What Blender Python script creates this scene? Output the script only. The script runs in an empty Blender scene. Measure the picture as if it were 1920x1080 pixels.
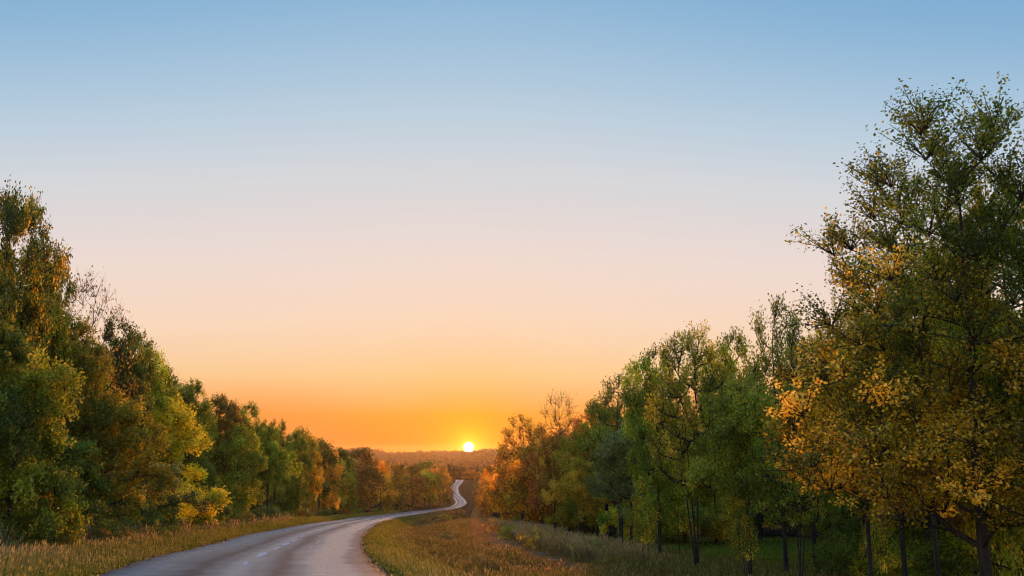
import bpy, math, random
import numpy as np
from mathutils import Vector, Matrix

S = bpy.context.scene
COL = S.collection
rad = math.radians

# ------------------------------------------------------------------ camera
FPX, W, H = 1663.0, 1920.0, 1080.0
HORIZON = 850.0
HC = 1.75
PITCH = math.atan((HORIZON - H / 2) / FPX)
cd = bpy.data.cameras.new('camera')
cd.sensor_fit = 'HORIZONTAL'
cd.sensor_width = 36.0
cd.lens = FPX / W * 36.0
cd.clip_start = 0.1
cd.clip_end = 20000
cam = bpy.data.objects.new('camera', cd)
COL.objects.link(cam)
cam.location = (0, 0, HC)
cam.rotation_euler = (math.pi / 2 + PITCH, 0, 0)
S.camera = cam
CP, SP = math.cos(PITCH), math.sin(PITCH)

# ------------------------------------------------------------------ render settings
S.render.engine = 'CYCLES'
cy = S.cycles
cy.use_denoising = True
try:
    cy.denoiser = 'OPENIMAGEDENOISE'
except Exception:
    pass
cy.filter_width = 1.15
try:
    cy.denoising_prefilter = 'ACCURATE'
    cy.denoising_input_passes = 'RGB_ALBEDO_NORMAL'
except Exception:
    pass
cy.max_bounces = 6
cy.diffuse_bounces = 3
cy.glossy_bounces = 2
cy.transmission_bounces = 3
cy.volume_bounces = 0
cy.caustics_reflective = False
cy.caustics_refractive = False
S.view_settings.view_transform = 'Standard'
S.view_settings.look = 'None'
S.view_settings.exposure = 0.0
S.view_settings.gamma = 1.0

# ------------------------------------------------------------------ world: sunset sky
SUN_AZ = math.atan((880.0 - W / 2) / FPX)          # to the right of +Y
SUN_EL = rad(0.36)
LAMP_EL = rad(1.3)


def lin(r, g, b):
    f = lambda c: ((c / 255 + 0.055) / 1.055) ** 2.4 if c > 10 else c / 255 / 12.92
    return (f(r), f(g), f(b), 1.0)


def nd(nt, t, **kw):
    n = nt.nodes.new(t)
    for k, v in kw.items():
        setattr(n, k, v)
    return n


def math_node(nt, op, a, b=None, c=None, clamp=False):
    n = nt.nodes.new('ShaderNodeMath')
    n.operation = op
    n.use_clamp = clamp
    for i, v in enumerate((a, b, c)):
        if v is None:
            continue
        if isinstance(v, (int, float)):
            n.inputs[i].default_value = v
        else:
            nt.links.new(v, n.inputs[i])
    return n.outputs[0]


def ramp_node(nt, fac, stops, interp='LINEAR'):
    n = nt.nodes.new('ShaderNodeValToRGB')
    cr = n.color_ramp
    cr.interpolation = interp
    while len(cr.elements) < len(stops):
        cr.elements.new(0.5)
    for e, (p, c) in zip(cr.elements, stops):
        e.position = p
        e.color = c if len(c) == 4 else (*c, 1)
    nt.links.new(fac, n.inputs[0])
    return n.outputs[0]


def mix_col(nt, fac, a, b, mode='MIX'):
    n = nt.nodes.new('ShaderNodeMix')
    n.data_type = 'RGBA'
    n.blend_type = mode
    n.clamp_factor = True
    for i, v in ((0, fac), (6, a), (7, b)):
        if isinstance(v, (int, float)):
            n.inputs[i].default_value = v
        elif isinstance(v, (tuple, list)):
            n.inputs[i].default_value = v if len(v) == 4 else (*v, 1)
        else:
            nt.links.new(v, n.inputs[i])
    return n.outputs[2]


def smooth_node(nt, v, a, b):
    n = nt.nodes.new('ShaderNodeMapRange')
    n.interpolation_type = 'SMOOTHSTEP'
    nt.links.new(v, n.inputs[0])
    n.inputs[1].default_value = a
    n.inputs[2].default_value = b
    n.inputs[3].default_value = 0
    n.inputs[4].default_value = 1
    return n.outputs[0]


wd = bpy.data.worlds.new('World')
S.world = wd
wd.use_nodes = True
nt = wd.node_tree
nt.nodes.clear()
tc = nd(nt, 'ShaderNodeTexCoord')
sep = nd(nt, 'ShaderNodeSeparateXYZ')
nt.links.new(tc.outputs['Generated'], sep.inputs[0])
el = math_node(nt, 'MULTIPLY', math_node(nt, 'ARCSINE', sep.outputs[2]), 180 / math.pi)
az = math_node(nt, 'ARCTAN2', sep.outputs[0], sep.outputs[1])
daz = math_node(nt, 'ABSOLUTE', math_node(nt, 'SUBTRACT', az, SUN_AZ))
daz = math_node(nt, 'MULTIPLY', daz, 180 / math.pi)
daz = math_node(nt, 'PINGPONG', daz, 180.0)          # 0 at the sun, 180 opposite
far = smooth_node(nt, daz, 0, 75)
# the warm bands hug the horizon a little more tightly away from the sun
el_e = math_node(nt, 'MULTIPLY', el, math_node(nt, 'MULTIPLY_ADD', far, 0.62, 1.0))
t = math_node(nt, 'POWER', math_node(nt, 'DIVIDE', math_node(nt, 'MAXIMUM', el_e, 0.0), 90.0), 0.5)
P = lambda d: math.sqrt(d / 90.0)
base = ramp_node(nt, t, [
    (0.0, lin(250, 116, 40)),
    (P(0.7), lin(251, 128, 44)),
    (P(2.4), lin(252, 161, 68)),
    (P(5.0), lin(252, 204, 146)),
    (P(8.6), lin(250, 218, 192)),
    (P(12.5), lin(240, 220, 211)),
    (P(18.0), lin(216, 217, 221)),
    (P(22.0), lin(190, 209, 225)),
    (P(26.0), lin(163, 195, 221)),
    (P(29.5), lin(140, 182, 217)),
    (P(36.0), lin(106, 164, 208)),
    (1.0, lin(66, 116, 174)),
])
# away from the sun: dusky rose and lavender over a blue horizon
away = ramp_node(nt, t, [
    (0.0, lin(222, 168, 150)),
    (P(4.0), lin(232, 186, 172)),
    (P(9.0), lin(226, 206, 206)),
    (P(16.0), lin(198, 208, 222)),
    (P(28.0), lin(150, 185, 215)),
    (P(45.0), lin(100, 150, 200)),
    (1.0, lin(70, 122, 182)),
])
sky = mix_col(nt, smooth_node(nt, daz, 20, 120), base, away)
# side of the sun: pinker orange low down
low = smooth_node(nt, el, 5.5, 0.0)
pink = math_node(nt, 'MULTIPLY', low, smooth_node(nt, daz, 5, 13))
sky = mix_col(nt, math_node(nt, 'MULTIPLY', pink, 0.75), sky, lin(250, 150, 80))
# glow about the sun
sdir = (math.sin(SUN_AZ) * math.cos(SUN_EL), math.cos(SUN_AZ) * math.cos(SUN_EL), math.sin(SUN_EL))
dot = nd(nt, 'ShaderNodeVectorMath', operation='DOT_PRODUCT')
nt.links.new(tc.outputs['Generated'], dot.inputs[0])
dot.inputs[1].default_value = sdir
ang = math_node(nt, 'MULTIPLY', math_node(nt, 'ARCCOSINE', math_node(nt, 'MINIMUM', dot.outputs['Value'], 0.9999999)), 180 / math.pi)


def glow(scale):
    return math_node(nt, 'EXPONENT', math_node(nt, 'DIVIDE', ang, -scale))


sky = mix_col(nt, math_node(nt, 'MULTIPLY', glow(2.4), 1.0, clamp=True), sky, lin(255, 184, 0))
sky = mix_col(nt, math_node(nt, 'MULTIPLY', glow(0.60), 1.0, clamp=True), sky, (1.9, 1.15, 0.10, 1))
disc = smooth_node(nt, ang, 0.37, 0.22)
sky = mix_col(nt, disc, sky, (9.0, 7.6, 5.2, 1))
bg = nd(nt, 'ShaderNodeBackground')
nt.links.new(sky, bg.inputs[0])
bg.inputs[1].default_value = 0.97
nish = nd(nt, 'ShaderNodeTexSky')
nish.sky_type = 'NISHITA'
nish.sun_disc = False
nish.sun_elevation = LAMP_EL
nish.sun_rotation = SUN_AZ
bg2 = nd(nt, 'ShaderNodeBackground')
nt.links.new(nish.outputs[0], bg2.inputs[0])
bg2.inputs[1].default_value = 0.003
add = nd(nt, 'ShaderNodeAddShader')
nt.links.new(bg.outputs[0], add.inputs[0])
nt.links.new(bg2.outputs[0], add.inputs[1])
wo = nd(nt, 'ShaderNodeOutputWorld')
nt.links.new(add.outputs[0], wo.inputs[0])

# ------------------------------------------------------------------ sun lamp
sl = bpy.data.lights.new('sun', 'SUN')
sl.energy = 2.3
sl.angle = rad(0.6)
sl.color = (1.0, 0.36, 0.07)
so = bpy.data.objects.new('sun', sl)
COL.objects.link(so)
ldir = Vector((math.sin(SUN_AZ) * math.cos(LAMP_EL), math.cos(SUN_AZ) * math.cos(LAMP_EL), math.sin(LAMP_EL)))
so.rotation_euler = ldir.to_track_quat('Z', 'Y').to_euler()
so.location = (0, 0, 60)

# ------------------------------------------------------------------ helpers


def link(o, parent=None):
    COL.objects.link(o)
    if parent is not None:
        o.parent = parent
    return o


def tag(o, label=None, cat=None, group=None, kind=None):
    if label:
        o['label'] = label
    if cat:
        o['category'] = cat
    if group:
        o['group'] = group
    if kind:
        o['kind'] = kind
    return o


def mesh_np(name, V, faces, mats=(), attrs=None, smooth=False, fmat=None):
    """V (n,3); faces: list of int arrays (m,k) of equal k each."""
    me = bpy.data.meshes.new(name)
    V = np.asarray(V, np.float32)
    faces = [np.asarray(f, np.int32) for f in faces if len(f)]
    me.vertices.add(len(V))
    me.vertices.foreach_set('co', V.ravel())
    li = np.concatenate([f.ravel() for f in faces])
    sizes = np.concatenate([np.full(len(f), f.shape[1], np.int32) for f in faces])
    starts = np.concatenate([[0], np.cumsum(sizes)[:-1]]).astype(np.int32)
    me.loops.add(len(li))
    me.loops.foreach_set('vertex_index', li)
    me.polygons.add(len(sizes))
    me.polygons.foreach_set('loop_start', starts)
    try:
        me.polygons.foreach_set('loop_total', sizes)
    except Exception:
        pass
    me.polygons.foreach_set('use_smooth', np.full(len(sizes), bool(smooth)))
    for m in mats:
        me.materials.append(m)
    if fmat is not None:
        me.polygons.foreach_set('material_index', np.asarray(fmat, np.int32))
    for k, a in (attrs or {}).items():
        at = me.attributes.new(k, 'FLOAT', 'POINT')
        at.data.foreach_set('value', np.asarray(a, np.float32))
    me.update(calc_edges=True)
    return me


def new_mat(name):
    m = bpy.data.materials.new(name)
    m.use_nodes = True
    m.node_tree.nodes.clear()
    return m, m.node_tree


def out_mat(nt, sh):
    o = nt.nodes.new('ShaderNodeOutputMaterial')
    nt.links.new(sh, o.inputs[0])


def attr(nt, name):
    n = nd(nt, 'ShaderNodeAttribute', attribute_name=name)
    return n.outputs['Fac']


def noise(nt, scale, detail=4, vec=None, rough=0.55, col=False):
    n = nd(nt, 'ShaderNodeTexNoise')
    n.inputs['Scale'].default_value = scale
    n.inputs['Detail'].default_value = detail
    n.inputs['Roughness'].default_value = rough
    if vec is not None:
        nt.links.new(vec, n.inputs['Vector'])
    return n.outputs['Color' if col else 'Fac']


def objco(nt, scale=None):
    n = nd(nt, 'ShaderNodeTexCoord')
    if scale is None:
        return n.outputs['Object']
    m = nd(nt, 'ShaderNodeMapping')
    m.inputs['Scale'].default_value = scale
    nt.links.new(n.outputs['Object'], m.inputs[0])
    return m.outputs[0]


def thin_leaf_shader(nt, col, transl=0.45, gloss=0.04, boost=1.0):
    d = nd(nt, 'ShaderNodeBsdfDiffuse')
    refl = mix_col(nt, 1.0, col, (1.0 / (1 - transl),) * 3, 'MULTIPLY')
    nt.links.new(refl, d.inputs[0])
    tr = nd(nt, 'ShaderNodeBsdfTranslucent')
    bc = mix_col(nt, 1.0, col, (1.25 / transl, 1.15 / transl, 0.5 / transl, 1), 'MULTIPLY')
    nt.links.new(bc, tr.inputs[0])
    m = nd(nt, 'ShaderNodeMixShader')
    m.inputs[0].default_value = transl
    nt.links.new(d.outputs[0], m.inputs[1])
    nt.links.new(tr.outputs[0], m.inputs[2])
    g = nd(nt, 'ShaderNodeBsdfGlossy')
    g.inputs['Roughness'].default_value = 0.45
    g.inputs['Color'].default_value = (0.8, 0.8, 0.8, 1)
    m2 = nd(nt, 'ShaderNodeMixShader')
    m2.inputs[0].default_value = gloss
    nt.links.new(m.outputs[0], m2.inputs[1])
    nt.links.new(g.outputs[0], m2.inputs[2])
    return m2.outputs[0]


# ------------------------------------------------------------------ materials
def make_leaf_mat():
    m, nt = new_mat('leaf')
    oi = nd(nt, 'ShaderNodeObjectInfo')
    tint = attr(nt, 'tint')
    warm = attr(nt, 'warm')
    gold = ramp_node(nt, tint, [(0.0, (0.19, 0.105, 0.010)), (0.45, (0.29, 0.180, 0.011)), (0.8, (0.36, 0.255, 0.018)), (1.0, (0.33, 0.260, 0.04))])
    # the share of turned leaves in a crown rides on the object's alpha
    f = math_node(nt, 'SUBTRACT', math_node(nt, 'MULTIPLY', oi.outputs['Alpha'], 1.6), warm)
    f = smooth_node(nt, f, -0.05, 0.30)
    c = mix_col(nt, f, oi.outputs['Color'], gold)
    hs = nd(nt, 'ShaderNodeHueSaturation')
    nt.links.new(c, hs.inputs['Color'])
    nt.links.new(math_node(nt, 'MULTIPLY_ADD', tint, -0.045, 0.522), hs.inputs['Hue'])
    nt.links.new(math_node(nt, 'MULTIPLY_ADD', math_node(nt, 'POWER', tint, 1.6), 2.6, 0.78), hs.inputs['Value'])
    out_mat(nt, thin_leaf_shader(nt, hs.outputs[0], 0.38, 0.03))
    return m


def make_bark_mat():
    m, nt = new_mat('bark')
    n = noise(nt, 3.0, 5, objco(nt, (3, 3, 0.5)))
    c = ramp_node(nt, n, [(0.3, (0.035, 0.026, 0.019)), (0.55, (0.075, 0.058, 0.043)), (0.75, (0.13, 0.11, 0.085))])
    b = nd(nt, 'ShaderNodeBsdfPrincipled')
    nt.links.new(c, b.inputs['Base Color'])
    b.inputs['Roughness'].default_value = 0.9
    bp = nd(nt, 'ShaderNodeBump')
    bp.inputs['Strength'].default_value = 0.6
    bp.inputs['Distance'].default_value = 0.03
    nt.links.new(n, bp.inputs['Height'])
    nt.links.new(bp.outputs[0], b.inputs['Normal'])
    out_mat(nt, b.outputs[0])
    return m


def make_grass_mat(name, stops, patch=0.35):
    m, nt = new_mat(name)
    co = objco(nt)
    n = noise(nt, patch, 3, co)
    tint = attr(nt, 'tint')
    v = math_node(nt, 'ADD', math_node(nt, 'MULTIPLY', n, 1.0), math_node(nt, 'MULTIPLY_ADD', tint, 0.45, -0.225))
    c = ramp_node(nt, v, stops)
    hs = nd(nt, 'ShaderNodeHueSaturation')
    nt.links.new(c, hs.inputs['Color'])
    nt.links.new(math_node(nt, 'MULTIPLY_ADD', tint, 0.7, 0.65), hs.inputs['Value'])
    out_mat(nt, thin_leaf_shader(nt, hs.outputs[0], 0.4, 0.03))
    return m


def make_ground_mat():
    m, nt = new_mat('ground')
    co = objco(nt)
    n1 = noise(nt, 0.25, 5, co)
    n2 = noise(nt, 6.0, 6, co)
    n3 = noise(nt, 40.0, 3, co)
    grass = ramp_node(nt, n1, [(0.3, (0.075, 0.062, 0.022)), (0.5, (0.12, 0.080, 0.036)), (0.7, (0.10, 0.088, 0.030))])
    litter = ramp_node(nt, n2, [(0.35, (0.030, 0.024, 0.015)), (0.55, (0.075, 0.048, 0.024)), (0.75, (0.050, 0.052, 0.020))])
    c = mix_col(nt, attr(nt, 'wood'), grass, litter)
    c = mix_col(nt, math_node(nt, 'MULTIPLY', attr(nt, 'lush'), 0.8), c, (0.12, 0.16, 0.03, 1))
    c = mix_col(nt, math_node(nt, 'MULTIPLY', n3, 0.5), c, (0.03, 0.024, 0.016, 1))
    b = nd(nt, 'ShaderNodeBsdfPrincipled')
    nt.links.new(c, b.inputs['Base Color'])
    b.inputs['Roughness'].default_value = 1.0
    b.inputs['Specular IOR Level'].default_value = 0.0
    bp = nd(nt, 'ShaderNodeBump')
    bp.inputs['Strength'].default_value = 0.7
    bp.inputs['Distance'].default_value = 0.06
    nt.links.new(n2, bp.inputs['Height'])
    nt.links.new(bp.outputs[0], b.inputs['Normal'])
    out_mat(nt, b.outputs[0])
    return m


def make_track_mat():
    m, nt = new_mat('track')
    co = objco(nt)
    n1 = noise(nt, 1.2, 6, co)
    n2 = noise(nt, 14.0, 5, co)
    c = ramp_node(nt, n1, [(0.3, (0.34, 0.180, 0.090)), (0.55, (0.45, 0.255, 0.135)), (0.75, (0.36, 0.220, 0.095))])
    c = mix_col(nt, math_node(nt, 'MULTIPLY', n2, 0.3), c, (0.12, 0.07, 0.035, 1))
    ed = math_node(nt, 'ADD', attr(nt, 'edge'), math_node(nt, 'MULTIPLY_ADD', noise(nt, 0.8, 5, co), 1.2, -0.6))
    c = mix_col(nt, smooth_node(nt, ed, 0.25, 0.95), c, (0.15, 0.105, 0.042, 1))
    b = nd(nt, 'ShaderNodeBsdfPrincipled')
    nt.links.new(c, b.inputs['Base Color'])
    b.inputs['Roughness'].default_value = 1.0
    b.inputs['Specular IOR Level'].default_value = 0.0
    bp = nd(nt, 'ShaderNodeBump')
    bp.inputs['Strength'].default_value = 0.6
    bp.inputs['Distance'].default_value = 0.04
    nt.links.new(n2, bp.inputs['Height'])
    nt.links.new(bp.outputs[0], b.inputs['Normal'])
    out_mat(nt, b.outputs[0])
    return m


def make_road_mat():
    m, nt = new_mat('asphalt')
    u = attr(nt, 'across')
    v = attr(nt, 'along')
    cv = nd(nt, 'ShaderNodeCombineXYZ')
    nt.links.new(math_node(nt, 'MULTIPLY', u, 5.0), cv.inputs[0])
    nt.links.new(math_node(nt, 'MULTIPLY', v, 0.06), cv.inputs[1])
    wob = noise(nt, 1.0, 5, cv.outputs[0])
    uu = math_node(nt, 'ADD', u, math_node(nt, 'MULTIPLY_ADD', wob, 0.16, -0.08))
    # oil and rubber left between and along the wheel paths of two lanes
    band = ramp_node(nt, uu, [
        (0.0, (0.35,) * 3), (0.05, (0.55,) * 3), (0.13, (0.95,) * 3), (0.23, (0.45,) * 3), (0.31, (0.02,) * 3), (0.39, (0.40,) * 3),
        (0.47, (0.85,) * 3), (0.53, (0.50,) * 3), (0.60, (0.05,) * 3), (0.67, (0.50,) * 3), (0.77, (1.0,) * 3), (0.86, (0.85,) * 3), (0.93, (0.25,) * 3), (1.0, (0.05,) * 3)], 'EASE')
    bandv = nd(nt, 'ShaderNodeRGBToBW')
    nt.links.new(band, bandv.inputs[0])
    co = objco(nt)
    fine = noise(nt, 55.0, 3, co, 0.7)
    mid = noise(nt, 0.9, 4, co)
    k = math_node(nt, 'ADD', bandv.outputs[0], math_node(nt, 'MULTIPLY_ADD', mid, 0.36, -0.18))
    c = ramp_node(nt, k, [(0.0, (0.022, 0.025, 0.032)), (0.45, (0.105, 0.112, 0.128)), (1.0, (0.335, 0.352, 0.380))])
    c = mix_col(nt, 1.0, c, ramp_node(nt, fine, [(0.3, (0.5,) * 3), (0.7, (1.5,) * 3)]), 'MULTIPLY')
    c = mix_col(nt, 1.0, c, ramp_node(nt, noise(nt, 7.0, 5, co, 0.7), [(0.3, (0.72,) * 3), (0.7, (1.25,) * 3)]), 'MULTIPLY')
    # dirt washed onto the edges
    eg = math_node(nt, 'ABSOLUTE', math_node(nt, 'MULTIPLY_ADD', u, 2.0, -1.0))
    dirt = smooth_node(nt, math_node(nt, 'ADD', eg, math_node(nt, 'MULTIPLY_ADD', noise(nt, 2.2, 5, co), 0.30, -0.15)), 0.90, 1.02)
    c = mix_col(nt, math_node(nt, 'MULTIPLY', dirt, 0.8), c, (0.060, 0.043, 0.026, 1))
    # cracks
    vo = nd(nt, 'ShaderNodeTexVoronoi', feature='DISTANCE_TO_EDGE')
    vo.inputs['Scale'].default_value = 0.33
    wv = nd(nt, 'ShaderNodeVectorMath', operation='ADD')
    nt.links.new(co, wv.inputs[0])
    nt.links.new(noise(nt, 1.5, 4, co, col=True), wv.inputs[1])
    nt.links.new(wv.outputs[0], vo.inputs['Vector'])
    crack = math_node(nt, 'MULTIPLY', smooth_node(nt, vo.outputs['Distance'], 0.010, 0.002), smooth_node(nt, noise(nt, 0.12, 2, co), 0.50, 0.62))
    c = mix_col(nt, math_node(nt, 'MULTIPLY', crack, 0.7), c, (0.015, 0.015, 0.016, 1))
    b = nd(nt, 'ShaderNodeBsdfPrincipled')
    nt.links.new(c, b.inputs['Base Color'])
    nt.links.new(math_node(nt, 'ADD', math_node(nt, 'MULTIPLY_ADD', k, -0.30, 0.56), math_node(nt, 'MULTIPLY', dirt, 0.3)), b.inputs['Roughness'])
    nt.links.new(math_node(nt, 'MULTIPLY_ADD', k, 0.6, 0.35), b.inputs['Specular IOR Level'])
    bp = nd(nt, 'ShaderNodeBump')
    bp.inputs['Strength'].default_value = 0.35
    bp.inputs['Distance'].default_value = 0.010
    nt.links.new(fine, bp.inputs['Height'])
    nt.links.new(bp.outputs[0], b.inputs['Normal'])
    out_mat(nt, b.outputs[0])
    return m


def make_paint_mat():
    m, nt = new_mat('road_paint')
    n = noise(nt, 25.0, 4, objco(nt))
    c = ramp_node(nt, n, [(0.30, (0.50, 0.50, 0.50)), (0.45, (0.88, 0.88, 0.86))])
    b = nd(nt, 'ShaderNodeBsdfPrincipled')
    nt.links.new(c, b.inputs['Base Color'])
    b.inputs['Roughness'].default_value = 0.6
    out_mat(nt, b.outputs[0])
    return m


def make_wood_mat():
    m, nt = new_mat('dry_stalk')
    n = noise(nt, 8.0, 4, objco(nt))
    c = ramp_node(nt, n, [(0.35, (0.16, 0.10, 0.05)), (0.65, (0.38, 0.28, 0.15))])
    out_mat(nt, thin_leaf_shader(nt, c, 0.25, 0.03))
    return m


def make_far_mat():
    m, nt = new_mat('far_foliage')
    c = ramp_node(nt, attr(nt, 'tint'), [(0.0, (0.030, 0.032, 0.014)), (0.5, (0.050, 0.042, 0.016)), (0.8, (0.075, 0.045, 0.016)), (1.0, (0.085, 0.062, 0.020))])
    d = nd(nt, 'ShaderNodeBsdfDiffuse')
    nt.links.new(c, d.inputs[0])
    out_mat(nt, d.outputs[0])
    return m


FAR = make_far_mat()
LEAF = make_leaf_mat()
BARK = make_bark_mat()
GROUND = make_ground_mat()
TRACK = make_track_mat()
ROAD = make_road_mat()
PAINT = make_paint_mat()
STALK = make_wood_mat()

# ------------------------------------------------------------------ terrain


def pchip(xs, ys):
    xs = np.array(xs, float)
    ys = np.array(ys, float)
    h = np.diff(xs)
    d = np.diff(ys) / h
    m = np.zeros_like(xs)
    m[0], m[-1] = d[0], d[-1]
    for i in range(1, len(xs) - 1):
        if d[i - 1] * d[i] > 0:
            w1, w2 = 2 * h[i] + h[i - 1], h[i] + 2 * h[i - 1]
            m[i] = (w1 + w2) / (w1 / d[i - 1] + w2 / d[i])

    def f(x):
        x = np.clip(np.asarray(x, float), xs[0], xs[-1])
        i = np.clip(np.searchsorted(xs, x) - 1, 0, len(xs) - 2)
        t = (x - xs[i]) / h[i]
        return ((2 * t ** 3 - 3 * t ** 2 + 1) * ys[i] + (t ** 3 - 2 * t ** 2 + t) * h[i] * m[i]
                + (-2 * t ** 3 + 3 * t ** 2) * ys[i + 1] + (t ** 3 - t ** 2) * h[i] * m[i + 1])
    return f


zb = pchip([-90, -40, 0, 21, 32, 40.5, 52, 71, 91, 155, 228, 300, 400, 460, 520, 560, 620, 700, 900, 1500, 2100, 2600, 3100],
           [1.2, 1.0, 0, -1.15, -1.83, -2.4, -3.05, -4.15, -5.2, -9.2, -13.6, -17.2, -20.7, -19.0, -16.6, -14.5, -17, -22, -27, -25, -14, -5, -4])


def pix_dir(px, py):
    u, v = (px - W / 2) / FPX, (H / 2 - py) / FPX
    return np.array([u, CP - v * SP, SP + v * CP])


def pix_at(px, py, Y):
    d = pix_dir(px, py)
    return np.array([0, 0, HC]) + d * (Y / d[1])


YT = np.concatenate([np.arange(3, 60, 0.25), np.arange(60, 565, 1.0)])
ST = (zb(YT) - HC) / YT
ST = np.maximum.accumulate(ST)


def row_to_y(px, py):
    d = pix_dir(px, py)
    return float(np.interp(d[2] / d[1], ST, YT))


L_PIX = [(182, 1079), (245, 1056), (325, 1036), (426, 1012), (468, 1001), (531, 990), (611, 978), (674, 969.5), (720, 964.5), (765, 959.5), (821, 953.5), (845, 949),
         (853, 943), (851, 936), (842, 927), (840, 919), (845, 912), (853, 904.5), (854.5, 900)]
R_PIX = [(735, 1079), (703, 1055), (687, 1036), (682, 1020), (687, 1002), (704, 986), (730, 975.5), (765, 967), (805, 960.5), (846, 955), (867, 950), (876, 944),
         (873, 937), (866, 930), (861, 920), (862, 911), (868, 904), (871, 900)]


def edge_curve(pts, near):
    ys, xs = [], []
    for px, py in pts:
        Y = row_to_y(px, py)
        if ys and Y <= ys[-1] + 0.5:
            continue
        ys.append(Y)
        xs.append(pix_at(px, py, Y)[0])
    ys = [n[0] for n in near] + ys + [600, 700]
    xs = [n[1] for n in near] + xs + [xs[-1] - 1, xs[-1] - 4]
    return pchip(ys, xs)


xL = edge_curve(L_PIX, [(-90, 16.0), (-40, 6.0), (0, -4.3)])
xR = edge_curve(R_PIX, [(-90, 23.0), (-40, 12.6), (0, 2.1)])


def sst(x):
    x = np.clip(x, 0, 1)
    return x * x * (3 - 2 * x)


DROP = pchip([-90, 0, 30, 200, 420, 600, 900, 3100], [1.2, 1.2, 1.35, 1.35, 0.6, 0.2, 0, 0])


def ground(x, y):
    x = np.asarray(x, float)
    y = np.asarray(y, float)
    l, r = xL(y), xR(y)
    sR, sL = x - r, l - x
    z = zb(y) - DROP(y) * (1 - np.exp(-np.maximum(sR - 0.3, 0) / 4.0))
    z = z - 0.75 * sst((y - 55) / 60) * sst((420 - y) / 60) * sst((sR - 0.3) / 4) * sst((16 - sR) / 8)
    z = z + 0.25 * sst((sL - 2) / 8)
    s = np.maximum(sR, sL)
    n = 0.10 * np.sin(0.61 * x + 0.33 * y) * np.sin(0.27 * x - 0.71 * y + 1.3) + 0.06 * np.sin(1.7 * x + 0.4) * np.sin(1.3 * y + 0.2 * x)
    z = z + n * sst((s - 0.8) / 4) * (1 - 0.75 * sst((y - 50) / 60))
    big = sst((y - 600) / 900)
    z = z + big * (3.0 * np.sin(x / 95 + 0.6) + 1.8 * np.sin(x / 41 + y / 300 + 1.9) + 1.2 * np.sin(x / 23 + y / 130))
    rid = sst((y - 1900) / 500)
    g = lambda c, w: np.exp(-((x - c) / w) ** 2)
    z = z + rid * (6.5 * g(-450, 60) - 4 * g(-340, 50) + 6.5 * g(-215, 55) - 2 * g(-120, 30) + 7.5 * g(-30, 60) + 4 * g(160, 120) + 5 * g(-800, 200))
    inside = sst((0.3 - s) / 0.35) * (y < 640)
    z = z - inside * (0.07 + 0.0006 * np.maximum(y, 0))
    return z


def gz(x, y):
    return float(ground(x, y))


def pix_ground(px, py):
    d = pix_dir(px, py)
    ts = np.concatenate([np.arange(4, 120, 0.25), np.arange(120, 700, 1.0)])
    p = np.array([0, 0, HC])[None] + d[None] * (ts / d[1])[:, None]
    below = p[:, 2] < ground(p[:, 0], p[:, 1])
    i = int(np.argmax(below)) if below.any() else len(ts) - 1
    return p[i]


def col_x(px, Y, z=None):
    """x at pixel column px for a point at distance Y standing on the ground"""
    x = (px - W / 2) / FPX * Y
    for _ in range(3):
        zz = gz(x, Y) if z is None else z
        dep = Y * CP + (zz - HC) * SP
        x = (px - W / 2) / FPX * dep
    return x


def top_z(py, Y):
    d = pix_dir(960, py)
    return HC + d[2] / d[1] * Y


def build_ground():
    xs = np.concatenate([-45 - np.cumsum(np.geomspace(0.6, 260, 62))[::-1], np.arange(-45, 45.01, 0.5), 45 + np.cumsum(np.geomspace(0.6, 260, 62))])
    ys = np.concatenate([np.arange(-80, 0, 2.0), np.arange(0, 70, 0.6), 70 + np.cumsum(np.geomspace(0.65, 42, 302))])
    ys = ys[ys < 3050]
    X, Y = np.meshgrid(xs, ys)
    Z = ground(X, Y)
    l, r = xL(Y), xR(Y)
    sL, sR = l - X, X - r
    wood = np.maximum(sst((sL - 5.0) / 2.5), sst((sR - 15) / 5))
    wood = np.where(Y > 640, 1, wood)
    lush = sst((sR - 12) / 5) * sst((88 - Y) / 12)
    ny, nx = X.shape
    idx = np.arange(ny * nx).reshape(ny, nx)
    q = np.stack([idx[:-1, :-1], idx[:-1, 1:], idx[1:, 1:], idx[1:, :-1]], -1).reshape(-1, 4)
    me = mesh_np('ground', np.stack([X, Y, Z], -1).reshape(-1, 3), [q], [GROUND], {'wood': wood.ravel(), 'lush': lush.ravel()}, smooth=True)
    o = link(bpy.data.objects.new('ground', me))
    tag(o, 'dry grassy ground sloping down into the wooded valley', None, None, 'structure')
    return xs, ys


GX, GY = build_ground()


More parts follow.
